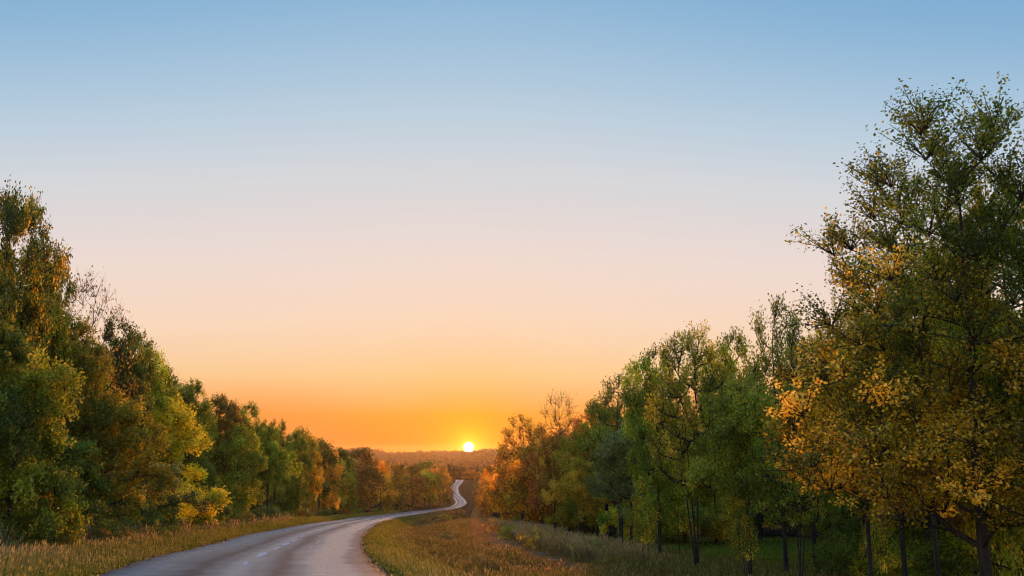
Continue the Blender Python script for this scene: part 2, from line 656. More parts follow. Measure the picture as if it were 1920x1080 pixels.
def build_road():
    ys = np.concatenate([np.arange(-60, 60, 0.5), np.arange(60, 200, 1), np.arange(200, 590, 1.5)])
    us = np.linspace(0, 1, 21)
    rng = np.random.default_rng(4)
    l, r = xL(ys), xR(ys)
    jl = np.convolve(rng.normal(0, 0.13, len(ys)), [.25, .5, .25], 'same')
    jr = np.convolve(rng.normal(0, 0.13, len(ys)), [.25, .5, .25], 'same')
    l = l + jl
    r = r + jr
    c = (l + r) / 2
    al = np.concatenate([[0], np.cumsum(np.hypot(np.diff(c), np.diff(ys)))])
    X = l[:, None] + (r - l)[:, None] * us[None]
    Y = np.repeat(ys[:, None], len(us), 1)
    Z = zb(Y) + 0.0 * us[None]
    top = np.stack([X, Y, Z], -1)
    # edges go down into the verge so that the slab has thickness
    sk0 = top[:, :1] + np.array([-0.06, 0, -0.16])
    sk1 = top[:, -1:] + np.array([0.06, 0, -0.16])
    V = np.concatenate([sk0, top, sk1], 1)
    ny, nx = V.shape[:2]
    ua = np.concatenate([[0], us, [1]])
    idx = np.arange(ny * nx).reshape(ny, nx)
    q = np.stack([idx[:-1, :-1], idx[:-1, 1:], idx[1:, 1:], idx[1:, :-1]], -1).reshape(-1, 4)
    me = mesh_np('road', V.reshape(-1, 3), [q], [ROAD], {'across': np.tile(ua, ny), 'along': np.repeat(al, nx)})
    o = link(bpy.data.objects.new('road', me))
    tag(o, 'winding grey asphalt country road running down towards the sun', None, None, 'structure')

    def pt(px, py):
        Y = row_to_y(px, py)
        p = pix_at(px, py, Y)
        l_, r_ = xL(Y), xR(Y)
        u = (p[0] - l_) / (r_ - l_)
        return p[0], Y, float(zb(Y)) + 0.006
    rng = random.Random(3)

    def dash(y0, y1, u0, width, seed):
        """worn paint: ragged strip from y0 to y1 along the road at fraction u0"""
        r_ = random.Random(seed)
        n = max(4, int((y1 - y0) / 0.22))
        V, F = [], []
        for i in range(n + 1):
            yy = y0 + (y1 - y0) * i / n
            a, b = float(xL(yy)), float(xR(yy))
            w = width * (0.55 + 0.6 * r_.random()) * (0.35 if i in (0, n) else 1)
            cx = a + (b - a) * u0 + r_.uniform(-.02, .02)
            for s in (-1, 1):
                xx = cx + s * w / 2
                uu = (xx - a) / (b - a)
                V.append((xx, yy + r_.uniform(-.05, .05), float(zb(yy)) + 0.006))
            if i:
                k = 2 * i
                F.append((k - 2, k - 1, k + 1, k))
        me = mesh_np('road_marking', V, [F], [PAINT])
        d = link(bpy.data.objects.new('road_marking', me), o)
        return d
    for k, (py0, py1, u, w) in enumerate([(1060, 1053, .47, .15), (1044.5, 1036, .48, .30), (1031, 1026, .49, .18), (1023, 1018, .495, .22), (1015.5, 1011, .50, .18), (1007, 1004, .50, .10),
                                          (1028, 1024, .68, .06), (1020, 1014, .69, .06)]):
        dash(row_to_y(500, py0), row_to_y(500, py1), u, w, k)


build_road()


def build_track():
    pts = [(893, 956, 2.2), (893, 968, 2.4), (898, 982, 2.8), (905, 995, 3.0), (922, 1010, 2.8), (958, 1028, 2.4), (1010, 1047, 2.0), (1060, 1060, 1.8), (1120, 1075, 1.6)]
    P3 = [pix_ground(a, b) for a, b, _ in pts]
    ys = [p[1] for p in P3]
    order = np.argsort(ys)
    fx = pchip([ys[i] for i in order], [P3[i][0] for i in order])
    fw = pchip([ys[i] for i in order], [pts[i][2] for i in order])
    yy = np.concatenate([np.arange(min(ys), 120, 0.5), np.arange(120, max(ys), 1.5)])
    us = np.linspace(-1, 1, 9)
    rng = np.random.default_rng(8)
    w = 1.5 * fw(yy)[:, None] * (1 + np.convolve(rng.normal(0, .25, len(yy)), np.ones(3) / 3, 'same')[:, None])
    X = fx(yy)[:, None] + us[None] * w * 0.5
    Y = np.repeat(yy[:, None], 9, 1)
    Z = ground(X, Y) + 0.05 - 0.07 * np.abs(us[None]) ** 6 + 0.0004 * Y
    ny, nx = X.shape
    idx = np.arange(ny * nx).reshape(ny, nx)
    q = np.stack([idx[:-1, :-1], idx[:-1, 1:], idx[1:, 1:], idx[1:, :-1]], -1).reshape(-1, 4)
    me = mesh_np('dirt_track', np.stack([X, Y, Z], -1).reshape(-1, 3), [q], [TRACK], {'edge': np.tile(np.abs(us), ny)}, smooth=True)
    o = link(bpy.data.objects.new('dirt_track', me))
    tag(o, 'reddish mown track beside the road on the right', None, None, 'structure')
    return fx, fw, min(ys), max(ys)


TRX, TRW, TRY0, TRY1 = build_track()


def on_track(x, y, k=0.55):
    return (np.abs(x - TRX(y)) < TRW(y) * k) & (y > TRY0) & (y < TRY1)


# ------------------------------------------------------------------ trees


def tubes(polys, sides=6):
    """polys: list of (points (n,3), radii (n,)) -> V, quads"""
    Vs, Fs, off = [], [], 0
    for P_, R_, in polys:
        P_ = np.asarray(P_, float)
        R_ = np.asarray(R_, float)
        k = sides if R_.max() > 0.05 else (4 if R_.max() > 0.02 else 3)
        T = np.gradient(P_, axis=0)
        T /= np.linalg.norm(T, axis=1)[:, None] + 1e-9
        ref = np.array([1.0, 0.2, 0]) if abs(T[0][2]) > 0.7 else np.array([0, 0, 1.0])
        A = np.cross(T, ref)
        A /= np.linalg.norm(A, axis=1)[:, None] + 1e-9
        B = np.cross(T, A)
        th = np.arange(k) / k * 2 * np.pi
        ring = P_[:, None] + R_[:, None, None] * (np.cos(th)[None, :, None] * A[:, None] + np.sin(th)[None, :, None] * B[:, None])
        n = len(P_)
        Vs.append(ring.reshape(-1, 3))
        idx = np.arange(n * k).reshape(n, k) + off
        nxt = np.roll(idx, -1, 1)
        Fs.append(np.stack([idx[:-1], nxt[:-1], nxt[1:], idx[1:]], -1).reshape(-1, 4))
        off += n * k
    return np.concatenate(Vs), np.concatenate(Fs)


def leaves_mesh(pos, axis, nrm, size, tint, warm, detail):
    """leaf blades: detail 0 = rhombus of 2 tris, 1 = folded leaf of two quads"""
    axis = axis / (np.linalg.norm(axis, axis=1)[:, None] + 1e-9)
    side = np.cross(axis, nrm)
    side /= np.linalg.norm(side, axis=1)[:, None] + 1e-9
    nn = np.cross(side, axis)
    s = size[:, None]
    n = len(pos)
    if detail:
        pts = [pos, pos + axis * s * .28 + side * s * .30 + nn * s * .08, pos + axis * s * .68 + side * s * .30 + nn * s * .06,
               pos + axis * s - nn * s * .10, pos + axis * s * .68 - side * s * .30 + nn * s * .06, pos + axis * s * .28 - side * s * .30 + nn * s * .08]
        V = np.stack(pts, 1).reshape(-1, 3)
        b = np.arange(n)[:, None] * 6
        F = np.concatenate([b + np.array([[0, 1, 2, 3]]), b + np.array([[0, 3, 4, 5]])])
        k = 6
    else:
        pts = [pos, pos + axis * s * .5 + side * s * .36 + nn * s * .08, pos + axis * s, pos + axis * s * .5 - side * s * .36 + nn * s * .08]
        V = np.stack(pts, 1).reshape(-1, 3)
        b = np.arange(n)[:, None] * 4
        F = np.concatenate([b + np.array([[0, 1, 2]]), b + np.array([[0, 2, 3]])])
        k = 4
    return V, F, np.repeat(tint, k), np.repeat(warm, k)


def unit(v):
    return v / (np.linalg.norm(v, axis=-1, keepdims=True) + 1e-9)


def make_tree(name, seed, Ht, R, cb, prof, nclump, crad, nspr, nleaf, lsize, detail, upright=0.35, stems=1, twigs=True, bare_top=0.0, trunk_r=None, droop=0.0, keep=None, warm_h=0.1, lobes=0, lr=1.5, split=False):
    """returns dict of meshes. cb = crown base height, prof(u) = relative radius along crown height u in 0..1"""
    rng = np.random.default_rng(seed)
    trunk_r = trunk_r or Ht * 0.0135
    # crown clumps inside an uneven envelope
    lob = rng.uniform(0, 2 * np.pi, 5)
    amp = rng.uniform(0.05, 0.16, 5)

    def env(u, a):
        m = 1 + sum(amp[i] * np.sin((i + 1) * a + lob[i] + 2.5 * u * (i % 2)) for i in range(5))
        return R * prof(u) * m
    C = []
    tries = 0
    CD, CT = [], []
    if lobes:
        LC = []
        while len(LC) < lobes and tries < 4000:
            tries += 1
            u = rng.uniform(0.02, 1.0) if LC else 0.97
            a = rng.uniform(0, 2 * np.pi)
            r_l = lr * rng.uniform(0.72, 1.25) * (1.0 - 0.35 * u)
            rr = max(env(u, a) - r_l * 0.55, 0.0)
            q = rng.uniform(0.25, 1) ** 0.6
            z_ = cb + u * (Ht - cb)
            z_ = min(max(z_, cb + r_l * 0.55), Ht - r_l * 0.85)
            p = np.array([np.cos(a) * rr * q, np.sin(a) * rr * q, z_])
            if LC and min(np.linalg.norm(p - o[0]) / (r_l + o[1]) for o in LC) < (0.62 if tries < 2500 else 0.45):
                continue
            LC.append((p, r_l, rng.normal(0.5, 0.16)))
        tot = sum(o[1] ** 2 for o in LC)
        for p, r_l, lt in LC:
            m_ = max(5, int(round(nclump * r_l ** 2 / tot)))
            out = p - np.array([0, 0, p[2] - 0.6])
            out = out / (np.linalg.norm(out) + 1e-6)
            for k_ in range(m_):
                z1 = rng.uniform(-0.45, 1.0)
                a1 = k_ * 2.39996 + rng.uniform(-.4, .4)
                d_ = np.array([math.sqrt(1 - z1 * z1) * math.cos(a1), math.sqrt(1 - z1 * z1) * math.sin(a1), z1])
                C.append(p + d_ * r_l * rng.uniform(0.70, 0.98) * np.array([1, 1, 0.88]))
                CD.append(d_)
                CT.append(lt)
        tries = 10 ** 9
        nclump = len(C)
    mind = crad * 1.12
    while len(C) < nclump and tries < nclump * 60:
        tries += 1
        u = rng.uniform(0, 1)
        a = rng.uniform(0, 2 * np.pi)
        rr = env(u, a)
        q = rng.uniform(0, 1) ** 0.42
        p = np.array([np.cos(a) * rr * q, np.sin(a) * rr * q, cb + u * (Ht - cb)])
        if rng.uniform() > (rr / R) ** 0.7 + 0.1:
            continue
        if C and np.min(np.linalg.norm(np.array(C) - p, axis=1)) < mind * (1 if tries < nclump * 30 else 0.7):
            continue
        C.append(p)
    C = np.array(C)
    # stems
    nodes, par, stem_of = [], [], []
    for s in range(stems):
        a = rng.uniform(0, 6.28)
        lean = 0.0 if stems == 1 else 0.10 * Ht
        ph = rng.uniform(0, 6.28, 2)
        prev = -1
        n = 16
        top = Ht * (0.86 if s == 0 else rng.uniform(0.6, 0.8))
        for i in range(n + 1):
            f = i / n
            p = np.array([np.cos(a) * lean * f + 0.012 * Ht * np.sin(3.2 * f + ph[0]) * f + (0.12 * s * math.cos(a)), np.sin(a) * lean * f + 0.012 * Ht * np.sin(2.6 * f + ph[1]) * f + (0.12 * s * math.sin(a)), top * f])
            nodes.append(p)
            par.append(prev)
            stem_of.append(s)
            prev = len(nodes) - 1
    nstem = len(nodes)
    ax = np.array(nodes)
    order = np.argsort([np.min(np.linalg.norm(ax - c, axis=1)) for c in C])
    limb_paths = []
    N = [np.array(p) for p in nodes]
    for ci in order:
        c = C[ci]
        A = np.array(N)
        d = np.linalg.norm(A - c, axis=1)
        dz = A[:, 2] - c[2]
        cost = d + 1.2 * np.maximum(dz + 0.25 * d, 0) + (A[:, 2] < cb * 0.75) * 6
        j = int(np.argmin(cost))
        p0 = A[j]
        L = np.linalg.norm(c - p0)
        mid = (p0 + c) / 2 + np.array([0, 0, (upright - 0.5) * -0.25 * L]) + rng.normal(0, 0.06 * L, 3)
        k = max(2, min(5, int(L / 0.7) + 1))
        prev = j
        path = [j]
        for i in range(1, k + 1):
            f = i / k
            p = (1 - f) ** 2 * p0 + 2 * f * (1 - f) * mid + f * f * c + (rng.normal(0, 0.03 * L, 3) if i < k else 0)
            N.append(p)
            par.append(prev)
            prev = len(N) - 1
            path.append(prev)
        limb_paths.append(path)
    N = np.array(N)
    wgt = np.zeros(len(N))
    for path in limb_paths:
        wgt[path[-1]] += 1
    for i in range(len(N) - 1, -1, -1):
        if par[i] >= 0:
            wgt[par[i]] += wgt[i]
    tw = max(wgt[0], 1)
    rr = trunk_r * (np.maximum(wgt, 0.5) / tw) ** 0.47
    tpolys = []
    for s in range(stems):
        ids = [i for i in range(nstem) if stem_of[i] == s]
        P_ = N[ids]
        Rr = rr[ids].copy() * (1.0 if s == 0 else 0.9)
        if stems > 1:
            Rr = trunk_r * 0.75 * np.linspace(1, 0.25, len(ids))
        Rr = np.maximum(Rr, 0.012)
        Rr[0] *= 1.5
        Rr[1] *= 1.08
        P_ = P_.copy()
        P_[0, 2] -= 0.35
        tpolys.append((P_, Rr))
    tv, tf = tubes(tpolys, 9)
    bpolys = []
    owner, grp, clump_grp, ngrp = {}, [], {}, 0
    for path, ci in zip(limb_paths, order):
        r_ = np.maximum(rr[path], 0.010)
        r_[0] = min(r_[0], r_[1] * 1.15)
        bpolys.append((N[path], r_))
        if path[0] in owner:
            g_ = owner[path[0]]
        else:
            g_ = ngrp
            ngrp += 1
        for q_ in path[1:]:
            owner[q_] = g_
        grp.append(g_)
        clump_grp[int(ci)] = g_
    # sprigs
    nc = len(C)
    M = nc * nspr
    cen = np.repeat(C, nspr, 0)
    axisp = np.array([0, 0, cb + 0.35 * (Ht - cb)])
    outd = unit(cen - np.stack([np.zeros(M), np.zeros(M), np.minimum(cen[:, 2] - 0.5, axisp[2])], 1))
    if lobes:
        cdir = np.repeat(np.array(CD), nspr, 0)
        dirs = unit(0.85 * unit(rng.normal(0, 1, (M, 3))) + 0.8 * cdir + np.array([0, 0, upright * 0.8]))
    else:
        cdir = None
        dirs = unit(unit(rng.normal(0, 1, (M, 3))) + 0.55 * outd + np.array([0, 0, upright]))
    hgt = (cen[:, 2] - cb) / (Ht - cb)
    slen = crad * rng.uniform(0.65, 1.35, M) * (1 + 0.25 * hgt)
    if twigs:
        for i in range(M):
            if twigs == 2 or rng.random() < 0.6 or hgt[i] > 0.6:
                e = cen[i] + dirs[i] * slen[i]
                m = (cen[i] + e) / 2 + rng.normal(0, 0.05 * slen[i], 3)
                bpolys.append((np.array([cen[i], m, e]), np.array([0.014, 0.010, 0.005]) * (Ht / 11)))
                grp.append(clump_grp[i // nspr])
    if split:
        limbs = []
        for g_ in range(ngrp):
            lv_, lf_ = tubes([b for b, k_ in zip(bpolys, grp) if k_ == g_], 6)
            limbs.append(mesh_np(name + '_limb', lv_, [lf_], [BARK], smooth=True))
    else:
        lv_, lf_ = tubes(bpolys, 6)
        limbs = [mesh_np(name + '_limbs', lv_, [lf_], [BARK], smooth=True)]
    # leaves
    cl_tint = np.clip(rng.normal(0.5, 0.24, nc), 0, 1)
    cl_warm = rng.uniform(0, 1, nc)
    if lobes:
        cl_tint = np.clip(np.array(CT) + rng.normal(0, 0.13, nc), 0, 1)
    keepc = np.ones(M)
    if bare_top > 0:
        keepc = np.clip(1 - bare_top * sst((hgt - 0.35) / 0.4), 0.04, 1)
    cnt = np.maximum((nleaf * keepc * rng.uniform(0.6, 1.3, M)).astype(int), 0)
    sid = np.repeat(np.arange(M), cnt)
    K = len(sid)
    tt = 0.12 + 0.95 * rng.uniform(0, 1, K) ** 0.62
    pos = cen[sid] + dirs[sid] * (slen[sid] * tt)[:, None] + rng.normal(0, 1, (K, 3)) * (lsize * 0.6 + 0.04 * crad)
    axd = unit(dirs[sid] * 0.6 + rng.normal(0, 0.8, (K, 3)) + np.array([0, 0, -0.05 - droop]))
    nr = unit(rng.normal(0, 0.42, (K, 3)) + np.array([0, 0, 0.45]) + 0.75 * dirs[sid])
    if lobes:
        nr = unit(rng.normal(0, 0.38, (K, 3)) + np.array([0, 0, 0.2]) + 0.85 * cdir[sid])
    size = lsize * rng.uniform(0.65, 1.3, K)
    tint = np.clip(cl_tint[sid // nspr] + rng.normal(0, 0.22, K), 0, 1)
    warm = np.clip(0.52 * cl_warm[sid // nspr] + 0.48 * rng.uniform(0, 1, K) + warm_h * (hgt[sid] - 0.5), 0, 1)
    extra = None
    if keep:
        # the leaves that stand out one by one against the sky
        score = -pos[:, 0] * 0.7 - pos[:, 1] * 0.5 + 1.2 * np.abs(tt - 0.2) + rng.normal(0, 0.9, K) + 0.15 * pos[:, 2]
        ids = np.argsort(-score)[:keep]
        extra = (pos[ids], axd[ids], nr[ids], size[ids] * 1.1, tint[ids], warm[ids])
        msk = np.ones(K, bool)
        msk[ids] = False
        pos, axd, nr, size, tint, warm = pos[msk], axd[msk], nr[msk], size[msk], tint[msk], warm[msk]
    lv, lf, la, lw = leaves_mesh(pos, axd, nr, size, tint, warm, detail)
    width = 2 * np.percentile(np.hypot(pos[:, 0], pos[:, 1]), 97)
    return dict(trunk=mesh_np(name + '_trunk', tv, [tf], [BARK], smooth=True), limbs=limbs,
                crown=mesh_np(name + '_crown', lv, [lf], [LEAF], {'tint': la, 'warm': lw}), H=float(np.percentile(pos[:, 2], 99.7)), Wd=float(width), extra=extra)


ovoid = lambda u: np.maximum(np.sin(np.pi * np.clip(u * 0.93 + 0.05, 0, 1) ** 0.75), 0.02) ** 0.65
cone = lambda u: 0.15 + 0.85 * np.clip(1 - u, 0, 1) ** 0.8 * np.clip(u * 6 + 0.35, 0, 1)
tall = lambda u: np.maximum(np.sin(np.pi * np.clip(u * 0.9 + 0.08, 0, 1) ** 0.9), 0.05) ** 0.5
bush = lambda u: np.sqrt(np.clip(1 - (u * 0.97) ** 2.2, 0.02, 1))

PR = {}


def P_add(k, *a, **kw):
    PR[k] = make_tree(k, *a, **kw)


P_add('big', 11, 12.5, 4.4, 2.6, lambda u: 0.14 + 1.0 * np.clip(1 - u, 0, 1) ** 0.62 * np.clip(u * 4 + 0.5, 0, 1), 270, 0.80, 12, 42, 0.076, 1, upright=0.8, twigs=2, trunk_r=0.125, keep=290, warm_h=0.9, split=True)  # warm_h: gold thins upwards, so the backlit dark top is put into leaf colour
P_add('gold', 12, 8.5, 3.6, 3.9, ovoid, 125, 0.72, 12, 40, 0.078, 1, upright=0.15, twigs=1, droop=0.3, trunk_r=0.12, split=True)
P_add('near_full', 13, 13.0, 4.2, 0.8, tall, 210, 0.66, 11, 22, 0.150, 1, upright=0.3, twigs=1, lobes=19, lr=1.75)
P_add('near_round', 28, 12.0, 4.6, 0.8, ovoid, 210, 0.68, 11, 22, 0.140, 1, upright=0.3, twigs=1, lobes=20, lr=1.8)
P_add('near_bush', 14, 6.5, 3.0, 0.2, bush, 150, 0.50, 10, 22, 0.115, 1, upright=0.3, twigs=1, trunk_r=0.10, lobes=13, lr=1.25)
P_add('mid_tall', 15, 13.0, 3.6, 2.8, tall, 150, 0.66, 10, 18, 0.18, 0, upright=0.4, twigs=1, lobes=14, lr=1.65)
P_add('mid_round', 16, 11.0, 4.1, 2.2, ovoid, 150, 0.66, 10, 19, 0.18, 0, upright=0.25, twigs=1, lobes=13, lr=1.75)
P_add('mid_high', 27, 11.0, 4.0, 3.8, ovoid, 130, 0.66, 10, 17, 0.18, 0, upright=0.25, twigs=1, lobes=12, lr=1.6)
P_add('mid_slim', 17, 12.0, 2.3, 3.2, tall, 75, 0.8, 11, 15, 0.15, 0, upright=0.95, twigs=2, split=True)
P_add('mid_low', 18, 9.5, 3.6, 0.5, bush, 150, 0.62, 10, 20, 0.18, 0, upright=0.3, twigs=1, lobes=14, lr=1.6)
P_add('mid_bare', 19, 11.0, 3.8, 2.0, bush, 110, 0.95, 10, 14, 0.16, 0, upright=0.45, twigs=2, bare_top=0.78, split=True)
P_add('mid_fork', 20, 12.5, 3.4, 4.5, tall, 95, 0.85, 11, 17, 0.16, 0, upright=0.8, twigs=2, stems=3, trunk_r=0.11, split=True)
P_add('far_round', 21, 11.0, 4.2, 1.4, ovoid, 90, 0.85, 9, 15, 0.34, 0, upright=0.25, twigs=0, lobes=11, lr=1.9)
P_add('far_tall', 22, 13.0, 3.8, 2.2, tall, 90, 0.85, 9, 15, 0.34, 0, upright=0.35, twigs=0, lobes=12, lr=1.8)
P_add('far_low', 23, 10.0, 4.2, 0.5, bush, 90, 0.85, 9, 15, 0.34, 0, upright=0.25, twigs=0, lobes=11, lr=1.8)
P_add('shrub', 24, 1.6, 1.1, 0.05, bush, 34, 0.36, 8, 14, 0.085, 0, upright=0.5, twigs=1, trunk_r=0.03)
P_add('dry_shrub', 25, 1.5, 1.2, 0.05, bush, 40, 0.36, 9, 8, 0.07, 0, upright=0.9, twigs=2, trunk_r=0.025)
P_add('sapling', 26, 5.0, 1.1, 1.6, tall, 30, 0.5, 8, 12, 0.14, 0, upright=0.7, twigs=2, trunk_r=0.035)

COLS = dict(
    green=(0.122, 0.134, 0.014), dark=(0.072, 0.092, 0.013), olive=(0.142, 0.146, 0.013), yellow=(0.270, 0.260, 0.014), grey=(0.105, 0.120, 0.040),
    brown=(0.135, 0.080, 0.016), orange=(0.215, 0.100, 0.014), rust=(0.190, 0.072, 0.014), gold=(0.260, 0.165, 0.018), bright=(0.158, 0.156, 0.014))  # orange, rust: autumn leaf colour with some low sunlight tint mixed in
RNG = random.Random(77)


def plant(proto, x, y, height, width, colour, warm, label, group=None, name='broadleaf_tree', cat='tree', rot=None, sink=0.0, jitter=0.12):
    pr = PR[proto]
    e = bpy.data.objects.new(name, None)
    e.empty_display_size = 0.5
    link(e)
    e.location = (x, y, gz(x, y) - sink)
    e.rotation_euler = (0, 0, RNG.uniform(0, 6.28) if rot is None else rot)
    sz = height / pr['H']
    sx = width / pr['Wd'] if width else sz * RNG.uniform(0.9, 1.1)
    e.scale = (sx, sx, sz)
    tag(e, label, cat, group)
    c = COLS[colour]
    j = lambda: RNG.uniform(1 - jitter, 1 + jitter)
    col = (c[0] * j(), c[1] * j(), c[2] * j(), warm)
    lb = pr['limbs']
    for part, me in [('trunk', pr['trunk'])] + [('limb' if len(lb) > 1 else 'limbs', m_) for m_ in lb] + [('crown', pr['crown'])]:
        o = bpy.data.objects.new(part, me)
        o.color = col
        if part == 'limbs':
            o['kind'] = 'stuff'
        link(o, e)
    return e


def tree_px(px, topy, Y, wpx, proto, colour, warm, label, group=None, name='broadleaf_tree', cat='tree', rot=None):
    x = col_x(px, Y)
    if px < 900:
        while Y < 520 and x > float(xL(Y)) - 3.6 - 0.28 * (wpx or 0) / FPX * Y:
            Y += 2
            x = col_x(px, Y)
    h = top_z(topy, Y) - gz(x, Y)
    w = wpx * (1.16 if px < 900 else 1.08) / FPX * Y if wpx else None
    return plant(proto, x, Y, h, w, colour, warm, label, group, name, cat, rot)


GL = 'trees lining the left side of the road'
GR = 'trees lining the right side of the road'

LEFT = [
    (-48, 366, 35, 225, 'near_round', 'dark', .30, 'tallest golden green tree at the far left edge of the picture'),
    (24, 468, 41, 175, 'near_round', 'olive', .26, 'olive gold tree with thin top beside the tallest left tree'),
    (125, 528, 47, 180, 'mid_bare', 'brown', .22, 'half bare reddish tree whose twigs stand out against the left sky'),
    (95, 600, 43, 200, 'near_full', 'green', .03, 'deep green tree below the half bare reddish tree'),
    (195, 603, 54, 140, 'mid_tall', 'dark', .04, 'dark green tree just right of the half bare tree'),
    (10, 650, 33, 230, 'near_bush', 'green', .06, 'green bushy tree filling the lower left corner'),
    (-80, 560, 30, 240, 'near_full', 'dark', .10, 'dark leafy tree cut by the left picture edge'),
    (180, 745, 42, 200, 'near_bush', 'olive', .10, 'rounded olive tree with small yellowish leaves, left roadside front'),
    (95, 805, 39, 190, 'near_bush', 'dark', .06, 'dark green bush tree at the foot of the rounded olive tree'),
    (312, 750, 50, 190, 'mid_low', 'yellow', .10, 'bright yellow green tree reaching out towards the road on the left'),
    (262, 866, 44, 150, 'near_bush', 'grey', .05, 'low grey green tree in front of the yellow green one'),
    (236, 640, 61, 120, 'mid_tall', 'olive', .20, 'brownish green tree rising behind the olive tree'),
    (283, 692, 66, 120, 'mid_tall', 'green', .08, 'mid green tree behind the bright yellow green tree'),
    (345, 718, 76, 115, 'mid_round', 'olive', .25, 'bronze green tree on the left skyline behind the yellow green one'),
    (398, 744, 86, 105, 'mid_round', 'brown', .20, 'rust brown tree on the left skyline above the pale cone tree'),
    (440, 802, 66, 105, 'mid_low', 'bright', .14, 'pale yellow green cone shaped tree close to the left verge'),
    (376, 862, 58, 90, 'mid_low', 'dark', .05, 'dark green tree between the yellow green tree and the pale cone tree'),
    (452, 760, 100, 95, 'mid_tall', 'green', .12, 'green tree standing tall behind the pale cone tree'),
    (500, 802, 84, 80, 'mid_round', 'olive', .16, 'olive tree just right of the pale cone tree'),
    (512, 791, 112, 75, 'mid_tall', 'green', .18, 'dark green tree with jagged top midway along the left row'),
    (546, 814, 100, 70, 'mid_low', 'dark', .08, 'deep green tree left of the two orange trees'),
    (572, 840, 108, 62, 'mid_round', 'gold', .40, 'first of two orange trees midway along the left row'),
    (606, 842, 120, 62, 'mid_low', 'orange', .45, 'second of two orange trees midway along the left row, nearer the sun'),
    (558, 805, 138, 62, 'far_tall', 'olive', .25, 'olive brown tree behind the two orange trees'),
    (597, 825, 150, 60, 'far_tall', 'dark', .20, 'dark crowned tree above the second orange tree'),
    (634, 864, 136, 52, 'far_low', 'olive', .28, 'small olive tree right after the two orange trees'),
    (634, 843, 170, 56, 'far_round', 'dark', .20, 'dark round top behind the small olive tree'),
    (672, 843, 165, 82, 'far_round', 'brown', .20, 'broad dark brown tree before the road turns right'),
    (712, 866, 185, 46, 'far_low', 'gold', .40, 'narrow amber tree right of the broad dark brown tree'),
    (740, 869, 210, 50, 'far_low', 'brown', .30, 'rust tree behind the narrow amber tree'),
    (772, 874, 232, 56, 'far_round', 'brown', .30, 'wide brown tree above the long bend of the road'),
    (806, 880, 265, 44, 'far_low', 'orange', .35, 'rounded amber tree at the inside of the far bend'),
    (796, 866, 360, 52, 'far_round', 'olive', .35, 'olive amber tree behind the rounded amber tree'),
    (826, 873, 400, 36, 'far_low', 'brown', .35, 'small brown tree left of the far S bend'),
    (838, 888, 480, 18, 'far_low', 'gold', .30, 'smallest pale amber tree beside the top of the far road'),
]
for a in LEFT:
    tree_px(*a, group=GL)

RIGHT = [
    (1640, 572, 25, 270, 'gold', 'olive', .42, 'golden leaved tree with drooping boughs in the right foreground'),
    (1765, 490, 29, 280, 'gold', 'green', .26, 'olive gold tree under the tallest right tree'),
    (1950, 330, 22, 260, 'near_full', 'green', .22, 'dense green gold tree cut by the right picture edge'),
    (1475, 562, 42, 130, 'mid_slim', 'green', .14, 'slim upright tree with thin spires left of the golden tree'),
    (1530, 592, 46, 130, 'mid_slim', 'olive', .20, 'slim olive tree just behind the golden tree'),
    (1408, 714, 38, 190, 'mid_high', 'bright', .14, 'bright green tree low in front of the tall right row'),
    (1500, 770, 35, 150, 'mid_fork', 'green', .22, 'forked green tree with three thin stems in the right meadow'),
    (1308, 614, 46, 180, 'mid_fork', 'olive', .28, 'tall tree with upright stems and golden lights, middle of the right row'),
    (1388, 628, 55, 150, 'mid_tall', 'olive', .18, 'tall olive tree right of the one with upright stems'),
    (1238, 657, 56, 150, 'mid_tall', 'green', .14, 'tall mid green tree left of the one with upright stems'),
    (1165, 708, 72, 130, 'mid_slim', 'dark', .12, 'dark slender tree with feathery top on the right skyline'),
    (1185, 792, 61, 130, 'mid_high', 'grey', .04, 'grey green tree in the front of the right row'),
    (1120, 754, 88, 120, 'mid_round', 'olive', .20, 'olive gold tree behind the grey green tree'),
    (1088, 860, 80, 100, 'mid_round', 'gold', .30, 'low pale golden tree beside the dry weeds on the right'),
    (1052, 742, 118, 120, 'mid_bare', 'rust', .35, 'thin topped reddish tree on the right skyline'),
    (1040, 817, 108, 90, 'mid_round', 'brown', .35, 'brown amber tree under the thin topped reddish tree'),
    (980, 780, 150, 90, 'mid_slim', 'rust', .40, 'spiky dark amber tree nearest the sun in the right row'),
    (998, 837, 128, 90, 'far_round', 'orange', .40, 'round amber tree below the spiky dark amber tree'),
    (952, 870, 165, 76, 'far_round', 'orange', .50, 'bright orange tree leaning out over the track on the right'),
    (1012, 802, 170, 80, 'far_tall', 'brown', .35, 'brown tree between the spiky and the thin topped trees'),
    (925, 873, 260, 50, 'far_low', 'rust', .40, 'small rust tree behind the bright orange tree'),
    (948, 850, 300, 60, 'far_round', 'rust', .35, 'dim rust tree rising behind the bright orange tree'),
    (912, 881, 380, 40, 'far_low', 'rust', .35, 'dusky red tree right of the far S bend'),
    (884, 881, 585, 34, 'far_low', 'rust', .30, 'dusky round tree at the crest where the road ends'),
    (1700, 600, 36, 230, 'mid_high', 'olive', .25, 'olive tree seen through the golden boughs on the right'),
    (1640, 640, 48, 210, 'mid_tall', 'dark', .15, 'dark tree standing behind the golden leaved tree'),
    (1830, 560, 42, 220, 'mid_tall', 'dark', .20, 'dark tree behind the trunk of the tallest right tree'),
]
for a in RIGHT:
    tree_px(*a, group=GR)

